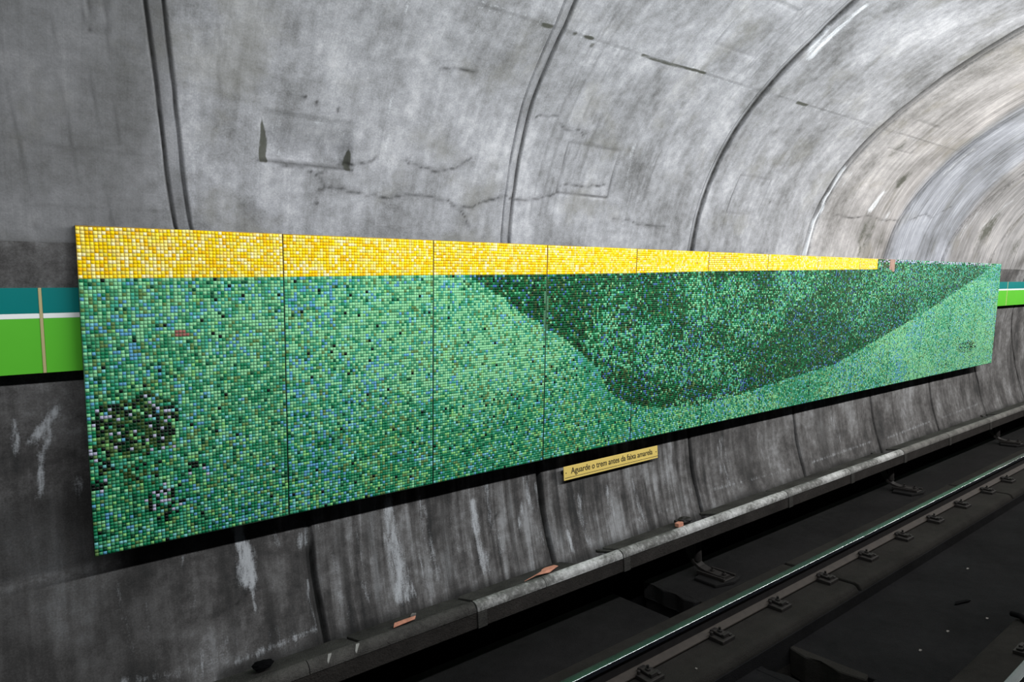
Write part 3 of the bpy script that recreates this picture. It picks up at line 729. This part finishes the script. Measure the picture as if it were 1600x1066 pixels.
tag(link('hose_end', me), 'short black hose end lying across the slab beside the right rail', 'hose')
for i, (x, y, sz, l) in enumerate(((5.10, 2.0, .022, 'nearest pale chip on the track floor, low in the view'), (5.55, 1.98, .022, 'pale chip on the track floor beneath the black rubber scrap'), (6.0, 1.86, .02, 'pale chip on the track floor right of the rubber scrap'),
                                   (7.0, 2.32, .028, 'farthest pale chip on the track floor, above the rubber scrap'), (3.5, 2.75, .01, 'tiny pale chip on the plinth beside the running rail'))):
    z = ZI if y < 2.6 else 0
    scrap('stone_chip', [(x, y), (x + sz, y - .004), (x + sz * 1.3, y + .006), (x + sz, y + .014), (x, y + .01)], z + .001, .006, M_pale, l, 'stone', .002)
# dark rag in the cover gap
def lump(name, c, r, mat, label, cat, seed):
    bm = bmesh.new(); bmesh.ops.create_icosphere(bm, subdivisions=3, radius=1)
    for v in bm.verts:
        k = 1 + .35 * (float(fbm(v.co.x * 2 + 5, v.co.y * 2 + v.co.z * 3, seed)) - .5) * 2
        v.co = Vector((v.co.x * r[0] * k, v.co.y * r[1] * k, v.co.z * r[2] * k))
    me = bpy.data.meshes.new(name); bm.to_mesh(me); bm.free(); me.materials.append(mat)
    return tag(link(name, me, loc=c), label, cat)
lump('rag', (4.66, 3.73, ZT + .015), (.07, .05, .028), M_iron, 'dark crumpled rag beside the pink chip on the third rail cover', 'rag', 3)
lump('rag', (.99, 3.76, ZT + .012), (.055, .04, .022), M_rubber, 'black lump standing in for the dark gap in the cover, bottom left', 'rag', 5)  # no cloth: black shape put where the cover gap is dark

# ------------------------------------------------------------------ colour band of enamelled panels
def band_mat(name, col, rough=.3):
    return simple(name, col, rough, 0, 3, .03, 0)
M_teal = band_mat('teal_enamel', (0, 118, 116)); M_white = band_mat('white_enamel', (236, 240, 238)); M_green = band_mat('green_enamel', (90, 184, 50))
M_beige = band_mat('beige_joint_strip', (178, 166, 120), .5)
BZ0 = CZ - .180; BZ1 = CZ + .279; YB0 = 4.36; YB1 = 4.315       # bottom a little further back than the top
def band_y(z): return YB0 + (YB1 - YB0) * (z - BZ0) / (BZ1 - BZ0)
def stripe_panel(x0, x1, label, joint=True):
    r = empty('enamel_stripe_panel', (x0, YB0, BZ0), label, 'wall panel', 'teal, white and green panels of the wall stripe')
    o = Vector((x0, YB0, BZ0))
    def strip(z0, z1, mat, name, lab=None, dy=0.0):
        m = MB(o); m.prism_x([(band_y(z0) - dy, z0), (band_y(z0) + .03, z0), (band_y(z1) + .03, z1), (band_y(z1) - dy, z1)], x0 + .004, x1 - .004, .0015, 1)
        return m.build(name, mat, r)
    strip(BZ0, CZ + .115, M_green, 'green_stripe'); strip(CZ + .1155, CZ + .1425, M_white, 'white_stripe', dy=.001); strip(CZ + .143, BZ1, M_teal, 'teal_stripe')
    m = MB(o); m.prism_x([(YB0 + .03, BZ0 + .03), (4.50, BZ0 + .03), (4.50, BZ0 + .06), (YB0 + .03, BZ0 + .06)], x0 + .1, x1 - .1)
    m.build('mounting_rail', M_black, r)
    if joint:
        m = MB(o); m.prism_x([(band_y(BZ0) - .004, BZ0), (band_y(BZ0) + .02, BZ0), (band_y(BZ1) + .02, BZ1), (band_y(BZ1) - .004, BZ1)], x1 - .0115, x1 + .0035, .0015, 1)
        m.build('joint_strip', M_beige, r)
    return r
stripe_panel(-1.69, .112, 'teal, white and green wall panel cut by the left picture edge')
stripe_panel(.112, .50, 'teal, white and green wall panel running behind the mosaic at left', False)
stripe_panel(14.3, 15.4, 'teal, white and green wall panel emerging behind the mosaic\'s right end')
stripe_panel(15.4, 17.2, 'teal, white and green wall panel at the right picture edge')

for k, w in enumerate(('first', 'second', 'third', 'fourth')):
    stripe_panel(17.2 + 1.8 * k, 19.0 + 1.8 * k, 'teal, white and green wall panel, %s one beyond the right picture edge' % w)

# ------------------------------------------------------------------ the mosaic
V0 = Vector((0, 4.19, CZ + .60)); VD = Vector((0, .19, -1.84)).normalized(); VN = Vector((0, VD.z, -VD.y))   # down the panel, and out towards the track
if VN.y > 0: VN = -VN
PW, PH = 1.1027, 1.85
TP = .0200
DARK = [(2.70, .20), (2.792, 0.251), (2.975, 0.348), (3.146, 0.445), (3.292, 0.547), (3.521, 0.652), (3.615, 0.713), (3.781, 0.791), (3.925, 0.89), (4.05, .97), (4.184, 1.059), (4.26, 1.16), (4.317, 1.262), (4.433, 1.378), (4.675, 1.486), (5.201, 1.587), (5.724, 1.623), (6.1, 1.61), (6.662, 1.569), (7.611, 1.483), (8.564, 1.415), (9.162, 1.294), (10.049, 1.087), (11.338, 0.8), (12.847, 0.411), (14.252, 0.03), (14.35, 0)]
DX = np.array([p[0] for p in DARK]); DV = np.array([p[1] for p in DARK])
YX = [0.263, 1.365, 2.47, 3.572, 4.694, 5.792, 7.997, 9.627]; YV = [.282, .269, .253, .243, .225, .199, .166, .143]
PAL = {k: np.array(s2l(v)) for k, v in dict(
    mint=(134, 204, 150), mid=(70, 152, 108), deep=(24, 124, 82), teal=(66, 164, 136), blue=(90, 156, 192), lime=(128, 198, 118), olive=(98, 132, 76), dk=(8, 74, 48), bk=(10, 16, 14), lilac=(176, 176, 200),
    d1=(2, 56, 26), d2=(6, 88, 46), d3=(30, 124, 74), d4=(96, 180, 136), d5=(60, 96, 156), d6=(52, 74, 32), d7=(84, 140, 176), sky=(120, 196, 196),
    y1=(255, 214, 0), y2=(252, 198, 0), y3=(255, 228, 70), y4=(252, 234, 130), y5=(253, 242, 180), y6=(226, 214, 90), y7=(246, 188, 16), y8=(246, 216, 110)).items()}
def choose(names, Wt):
    W_ = np.stack([np.broadcast_to(w, Wt[0].shape) if not np.isscalar(w) else np.full(Wt[0].shape, w) for w in Wt], -1).astype(float)
    W_ = np.clip(W_, 0, None); W_ /= W_.sum(-1, keepdims=True); cs = np.cumsum(W_, -1)
    k = (rng.random(cs.shape[:-1])[..., None] > cs).sum(-1); k = np.minimum(k, len(names) - 1)
    return np.stack([PAL[n] for n in names])[k]
def tile_colors(X, V):
    n1 = fbm(X * .9, V * 1.2, 101, 3); n2 = fbm(X * 3.3, V * 3.3, 102, 3); n3 = fbm(X * 1.9 + 5, V * 1.9, 103, 3); nb = fbm(X * 7, V * 7, 104, 2)
    # brightness field of the light part
    B_ = .75 * np.exp(-((X - 2.5) / 1.5) ** 2) * np.exp(-((V - .75) / .5) ** 2) + .5 * np.exp(-((X - 1.5) / 1.0) ** 2 - ((V - .45) / .22) ** 2)
    B_ = B_ + .45 * np.exp(-((X - 3.1) / .9) ** 2 - ((V - .9) / .5) ** 2) + .45 * sm(X, 8, 11) * (V > .3)
    low = sm(V, 1.0, 1.6) * (1 - sm(X, 5, 8))
    B_ = B_ + 1.2 * (n1 - .5) + .7 * (n2 - .5)
    B_ = np.clip(B_ * 1.25 + .18, -.3, 1.1)
    one = np.ones(X.shape)
    mint = np.clip(.10 + .75 * B_, .03, 1) * (1 - .65 * low)
    L_ = choose(['mint', 'mid', 'deep', 'teal', 'blue', 'lime', 'olive', 'dk', 'bk', 'sky'],
                [mint, .34 * one, np.clip(.34 - .35 * B_ + .25 * low, .05, 1), .14 + .10 * n3, np.clip((nb - .48) * .7, .01, 1) + np.clip((n3 - .52) * 1.3, 0, 1), .03 + .20 * low, .06 + .22 * np.clip((n2 - .45) * 3, 0, 1),
                 np.clip(.06 - .05 * B_ + .03 * low, .012, 1), .012 * one, .05 + .05 * low])
    p1 = fbm(X * 1.6, V * 2.4, 201, 3); p2 = fbm(X * 4.5, V * 4.5, 202, 3); p3 = fbm(X * 2.5, V * 2.5, 204, 2)
    lightp = sm(X, 3.3, 5.0) * np.clip((p1 - .54) * 4.0, 0, 1) + .4 * np.clip((p2 - .54) * 3, 0, 1)
    for cx, cv, rx, rv, am in ((4.35, .80, .28, .30, .9), (4.75, 1.05, .35, .12, .6), (5.6, .35, .35, .2, .5), (6.6, .75, .6, .25, .55), (7.6, .35, .5, .25, .55), (9.5, .5, .8, .35, .5), (11.0, .3, .9, .2, .5), (6.0, 1.2, .4, .15, .45)):
        lightp = lightp + am * np.exp(-((X - cx) / rx) ** 2 - ((V - cv) / rv) ** 2)
    for cx, cv, rx, rv in ((3.7, .45, .45, .3), (4.75, 1.35, .35, .16), (5.3, .75, .35, .3), (5.7, 1.45, .5, .14), (7.2, 1.3, .6, .2), (8.4, 1.1, .6, .3), (10.2, .85, .6, .25)):
        lightp = lightp * (1 - .9 * np.exp(-((X - cx) / rx) ** 2 - ((V - cv) / rv) ** 2))
    lightp = np.clip(lightp - .08, 0, .85)
    fade = sm(X, 8.5, 12.5)
    D_ = choose(['d1', 'd2', 'd3', 'd4', 'd5', 'd6', 'd7', 'mint', 'teal', 'bk', 'olive'],
                [.42 - .25 * np.clip(lightp, 0, 1), .32 * one, .13 + .3 * lightp, .02 + .46 * lightp, .035 + .07 * (p3 > .55), .10 + .16 * np.clip((p3 - .5) * 4, 0, 1), .02 + .06 * lightp, .01 + .18 * lightp,   .02 + .15 * lightp + .25 * fade, .045 * one, .03 + .1 * lightp])
    yv = np.interp(X, YX, YV); wt = sm(X, .2, 2.2)
    whitish = .04 + .12 * (1 - wt) * fbm(X * 6, V * 6, 301, 2) * 2 + .14 * np.clip((fbm(X * 3, V * 5, 302, 2) - .5) * 4, 0, 1)
    Y_ = choose(['y1', 'y2', 'y3', 'y4', 'y5', 'y6', 'y7', 'y8'], [.25 * one, .17 * one, .25 * one, .20 * one, whitish, .06 + .03 * (1 - wt), .05 * one, .07 * one])
    # dark area lies above the curve (smaller V) and right of its left tip
    dv = np.interp(X, DX, DV, left=-1, right=-1) + (rng.random(X.shape) - .5) * .012
    dark = (V < dv) & (X > 2.72)
    yel = (V < yv) & (X < 9.625)
    col = np.where(dark[..., None], D_, L_)
    # a hazier lighter-dark zone inside the dark area along the curve's left flank
    col = np.where(yel[..., None], Y_, col)
    def patch(cx, cv, rx, rv, dens, names, w):
        q = (((X - cx) / rx) ** 2 + ((V - cv) / rv) ** 2) + (fbm(X * 14, V * 14, int(cx * 97), 2) - .5) * .9
        msk = (q < 1) & (rng.random(X.shape) < dens)
        c2 = choose(names, [a * one for a in w]); return np.where(msk[..., None], c2, col)
    col = patch(.53, 1.13, .21, .19, .86, ['bk', 'd6', 'lilac', 'olive', 'd1', 'lime'], [.34, .26, .13, .12, .12, .05])
    col = patch(.34, 1.28, .07, .10, .6, ['bk', 'd6', 'lilac', 'olive'], [.4, .3, .15, .15])
    col = patch(.52, 1.42, .10, .10, .4, ['d6', 'olive', 'bk'], [.5, .4, .1])
    col = patch(.66, 1.60, .11, .11, .42, ['bk', 'lilac', 'dk', 'd6'], [.5, .25, .15, .1])
    col = patch(.84, 1.44, .07, .08, .22, ['bk', 'lilac'], [.6, .4])
    col = patch(.31, 1.45, .05, .05, .5, ['bk', 'lilac', 'dk'], [.5, .3, .2])
    col = patch(13.25, 1.46, .45, .10, .4, ['d1', 'bk', 'd6'], [.5, .3, .2])
    rowtop = (V < .05) & (X > 9.7) & (X < 14.2) & (rng.random(X.shape) < .38)
    col = np.where(rowtop[..., None], PAL['lilac'], col)
    br = (np.abs(X - .775) < .032) & (np.abs(V - .60) < .022)
    col = np.where(br[..., None] & (rng.random(X.shape) < .8)[..., None], np.array(s2l((150, 96, 88))), col)
    col = col * (1 + (rng.random(X.shape) - .5)[..., None] * .22)
    return np.clip(col, 0, 1)

def tile_material():
    t = NT('glass_mosaic_tiles')
    at = t.n('ShaderNodeAttribute', attribute_name='tile_colour')
    t.l(at.outputs['Color'], t.b.inputs['Base Color'])
    t.b.inputs['Roughness'].default_value = .32
    t.b.inputs['Specular IOR Level'].default_value = .16
    return t.m
M_tile = tile_material()
M_grout = simple('dark_grout', (66, 116, 84), .9, 0, 60, .3, .2)
M_grout_y = simple('yellow_brown_grout', (176, 140, 48), .9, 0, 60, .3, .2)
M_bare = simple('bare_mortar', (150, 122, 108), .9, 0, 30, .2, .3)

mural = empty('mosaic_mural', (.275, 4.38, CZ - 1.24), 'long green mosaic mural with a yellow top stripe fixed to the tunnel wall', 'mosaic mural')
mural_inv = -Vector(mural.location)
def mosaic_panel(i):
    x0 = .275 + i * PW; x1 = x0 + PW
    gap = .004 if i < 2 else .006
    nx = 55; nv = 92
    pitch = (PW - 2 * gap) / nx; pv = PH / nv
    ux = x0 + gap + (np.arange(nx) + .5) * pitch; vv = (np.arange(nv) + .5) * pv
    X, V = np.meshgrid(ux, vv)
    irr = .0016 if i > 0 else .0026
    # rows and columns wander a little
    X = X + (vnoise(V * 9, X * 1.3, 7 + i) - .5) * .004; V2 = V + (vnoise(X * 6, V * 2, 70 + i) - .5) * (.010 if i == 0 else .004) * np.clip(1 - V / .5, .15, 1)
    if x0 < 9.6:
        xc = x0 + PW / 2; kb = round(float(np.interp(xc, YX, YV)) / pv); vb = kb * pv
        wv = np.clip(V / vb, 0, 1) * np.clip(1 - (V - vb) / .5, 0, 1)
        V2 = V2 + (np.interp(X, YX, YV) - vb) * wv
        Vc = np.where(V < vb, np.minimum(V, np.interp(X, YX, YV) - .001), np.maximum(V, np.interp(X, YX, YV) + .001))
    else: Vc = V
    col = tile_colors(X, Vc)
    keep = np.ones(X.shape, bool)
    keep &= ~((X > 10.00) & (X < 10.16) & (V < .17))
    keep &= ~((rng.random(X.shape) < .0015) & (i > 0))
    if i in (2, 3):   # crumbled tiles along the seam
        keep &= ~((np.abs(X - 3.583) < .018) & (V > .38) & (V < .80) & (rng.random(X.shape) < .7))
    Xk = X[keep]; Vk = V2[keep]; ck = col[keep]; n = len(Xk)
    g_ = .0004 if i else .0007
    hx = pitch * .5 - g_ - rng.random(n) * irr * .4; hv = pv * .5 - g_ - rng.random(n) * irr * .4
    jx = (rng.random(n) - .5) * irr * .5; jv = (rng.random(n) - .5) * irr * .5
    rot = (rng.random(n) - .5) * (.10 if i == 0 else .05)
    lift = .0014 + rng.random(n) * .0006; tx = (rng.random(n) - .5) * .035; tv = (rng.random(n) - .5) * .035
    cs = np.cos(rot); sn = np.sin(rot)
    verts = np.empty((n, 8, 3))
    for k, (a, b) in enumerate(((-1, -1), (1, -1), (1, 1), (-1, 1))):
        for lev in (0, 1):
            sc = 1.0 if lev == 0 else .98
            dx = a * hx * sc; dv = b * hv * sc
            px = Xk + jx + dx * cs - dv * sn; pv_ = Vk + jv + dx * sn + dv * cs
            d = (lift + dx * tx + dv * tv) if lev else np.zeros(n)
            verts[:, k + 4 * lev, 0] = px + V0.x
            verts[:, k + 4 * lev, 1] = V0.y + VD.y * pv_ + VN.y * d
            verts[:, k + 4 * lev, 2] = V0.z + VD.z * pv_ + VN.z * d
    fq = np.array([(4, 7, 6, 5), (0, 4, 5, 1), (1, 5, 6, 2), (2, 6, 7, 3), (3, 7, 4, 0)])
    faces = (np.arange(n)[:, None, None] * 8 + fq[None]).reshape(-1, 4)
    co = verts.reshape(-1, 3)
    # backing board with grout face
    b0 = len(co); bt = []
    for d in (0.0, -.035):
        for (xx, v) in ((x0 + .003, -.004), (x1 - .003, -.004), (x1 - .003, PH + .003), (x0 + .003, PH + .003)):
            p = V0 + VD * v + VN * d; bt.append((xx, p.y, p.z))
    # yellow grout strip: split the front face at the stripe
    yv0 = float(np.interp(x0, YX, YV)) if x0 < 9.6 else 0; yv1 = float(np.interp(x1, YX, YV)) if x0 < 9.6 else 0
    for (xx, v) in ((x0 + .003, yv0), (x1 - .003, yv1)):
        p = V0 + VD * v; bt.append((xx, p.y, p.z))
    co = np.concatenate([co, np.array(bt)]) - np.array(mural.location)[None]
    bf = np.array([(0, 1, 9, 8), (8, 9, 2, 3), (4, 7, 6, 5), (0, 4, 5, 1), (1, 5, 6, 2), (2, 6, 7, 3), (3, 7, 4, 0)]) + b0
    fall = np.concatenate([faces, bf])
    me = bpy.data.meshes.new('mosaic_panel')
    me.vertices.add(len(co)); me.vertices.foreach_set('co', co.ravel())
    me.loops.add(fall.size); me.loops.foreach_set('vertex_index', fall.ravel().astype(np.int32))
    me.polygons.add(len(fall)); me.polygons.foreach_set('loop_start', np.arange(0, fall.size, 4, dtype=np.int32))
    mi = np.zeros(len(fall), np.int32); mi[len(faces):] = 2; mi[len(faces)] = 3 if x0 < 9.0 else 1; mi[len(faces) + 1] = 1
    if i == 8: mi[len(faces)] = 4
    me.polygons.foreach_set('material_index', mi)
    me.update(calc_edges=True)
    at = me.color_attributes.new('tile_colour', 'FLOAT_COLOR', 'POINT')
    cc = np.zeros((len(co), 4)); cc[:, 3] = 1; cc[:n * 8, :3] = np.repeat(ck, 8, 0)
    at.data.foreach_set('color', cc.ravel())
    for m_ in (M_tile, M_grout, M_black, M_grout_y, M_bare): me.materials.append(m_)
    o = link('mosaic_panel', me, mural)
    return o
PL = {0: 'mosaic panel with the dark blotch near its bottom left', 8: 'mosaic panel where the yellow stripe ends beside a bare patch'}
for i in range(13):
    o = mosaic_panel(i)
    if i in PL: o['label'] = PL[i]
# hidden steel behind the mosaic, reaching back to the wall
for v in (.35, 1.6):
    p = V0 + VD * v - VN * .036
    m = MB(mural.location); m.box(.45, 14.4, p.y, p.y + .03, p.z - .03, p.z + .03); m.build('mounting_rail', M_black, mural)
    for k in range(7):
        x = .8 + k * 2.2
        m = MB(mural.location); y1 = 4.30 if v < 1 else 4.62
        m.box(x, x + .04, p.y + .029, max(y1, p.y + .05), p.z - .02, p.z + .02); m.build('standoff', M_black, mural)

# missing-tile mortar patch in the top row, right of the yellow stripe
p0 = V0 + VN * .0005
m = MB(mural.location)
a = [m._v((x, V0.y + VD.y * v + VN.y * .001, V0.z + VD.z * v + VN.z * .001)) for x, v in ((10.0, -.003), (10.155, -.003), (10.16, .17), (10.09, .17), (10.03, .10))]
b = [m._v((x, V0.y + VD.y * v + VN.y * .003, V0.z + VD.z * v + VN.z * .003)) for x, v in ((10.0, -.003), (10.155, -.003), (10.16, .17), (10.09, .17), (10.03, .10))]
m._prism(a, b, 0, 1); o = m.build('bare_mortar_patch', M_bare, mural); o['label'] = 'brownish bare patch where mosaic tiles are missing'

# ------------------------------------------------------------------ the yellow sign
M_sign = simple('yellow_sign_plate', (222, 196, 108), .45, 0, 8, .05, 0)
M_ink = simple('black_ink', (38, 36, 28), .6, 0, 8, .05, 0)
SX0, SX1 = 3.955, 5.268; SZ0, SZ1 = .886, 1.016; SY = 4.535
sign = empty('platform_warning_sign', (SX0, SY, SZ0), 'narrow yellow sign reading Aguarde o trem antes da faixa amarela under the mosaic', 'sign')
so = Vector(sign.location)
m = MB(so); m.box(SX0, SX1, SY, SY + .006, SZ0, SZ1, .002, 1); m.build('sign_plate', M_sign, sign)
m = MB(so); m.box(SX0 + .012, SX1 - .004, SY - .0012, SY + .001, SZ0 + .020, SZ0 + .0245); m.build('underline', M_ink, sign)
for sx in (SX0 + .028, SX1 - .028):
    m = MB(so); m.ngon_prism((sx, SY + .001, (SZ0 + SZ1) / 2 + .004), (0, -1, 0), .006, .004, 10, .001); m.build('screw', M_ink, sign)
    m = MB(so); m.box(sx - .01, sx + .01, SY + .006, 4.66, (SZ0 + SZ1) / 2 - .01, (SZ0 + SZ1) / 2 + .01); m.build('wall_spacer', M_black, sign)
tcv = bpy.data.curves.new('lettering', 'FONT'); tcv.body = 'Aguarde o trem antes da faixa amarela'; tcv.size = .1; tcv.align_x = 'LEFT'; tcv.extrude = .002; tcv.offset = .0005
tob = bpy.data.objects.new('lettering_tmp', tcv); COL.objects.link(tob)
dg = bpy.context.evaluated_depsgraph_get(); dg.update()
tme = bpy.data.meshes.new_from_object(tob.evaluated_get(dg)); bpy.data.objects.remove(tob)
tc = np.empty(len(tme.vertices) * 3); tme.vertices.foreach_get('co', tc); tc = tc.reshape(-1, 3)
tw = tc[:, 0].max() - tc[:, 0].min(); th = tc[:, 1].max() - tc[:, 1].min()
TX0, TX1 = .090, 1.228; tz0 = .034
nx_ = (tc[:, 0] - tc[:, 0].min()) / tw * (TX1 - TX0) + TX0
nz_ = (tc[:, 1] - tc[:, 1].min()) / th * .076 + tz0
out = np.stack([nx_, -.0012 - tc[:, 2] * .5, nz_], -1)
tme.vertices.foreach_set('co', out.ravel()); tme.update(); tme.materials.clear(); tme.materials.append(M_ink); tme.name = 'lettering'
link('lettering', tme, sign)

# lamp objects sit at the top of this file; nothing below
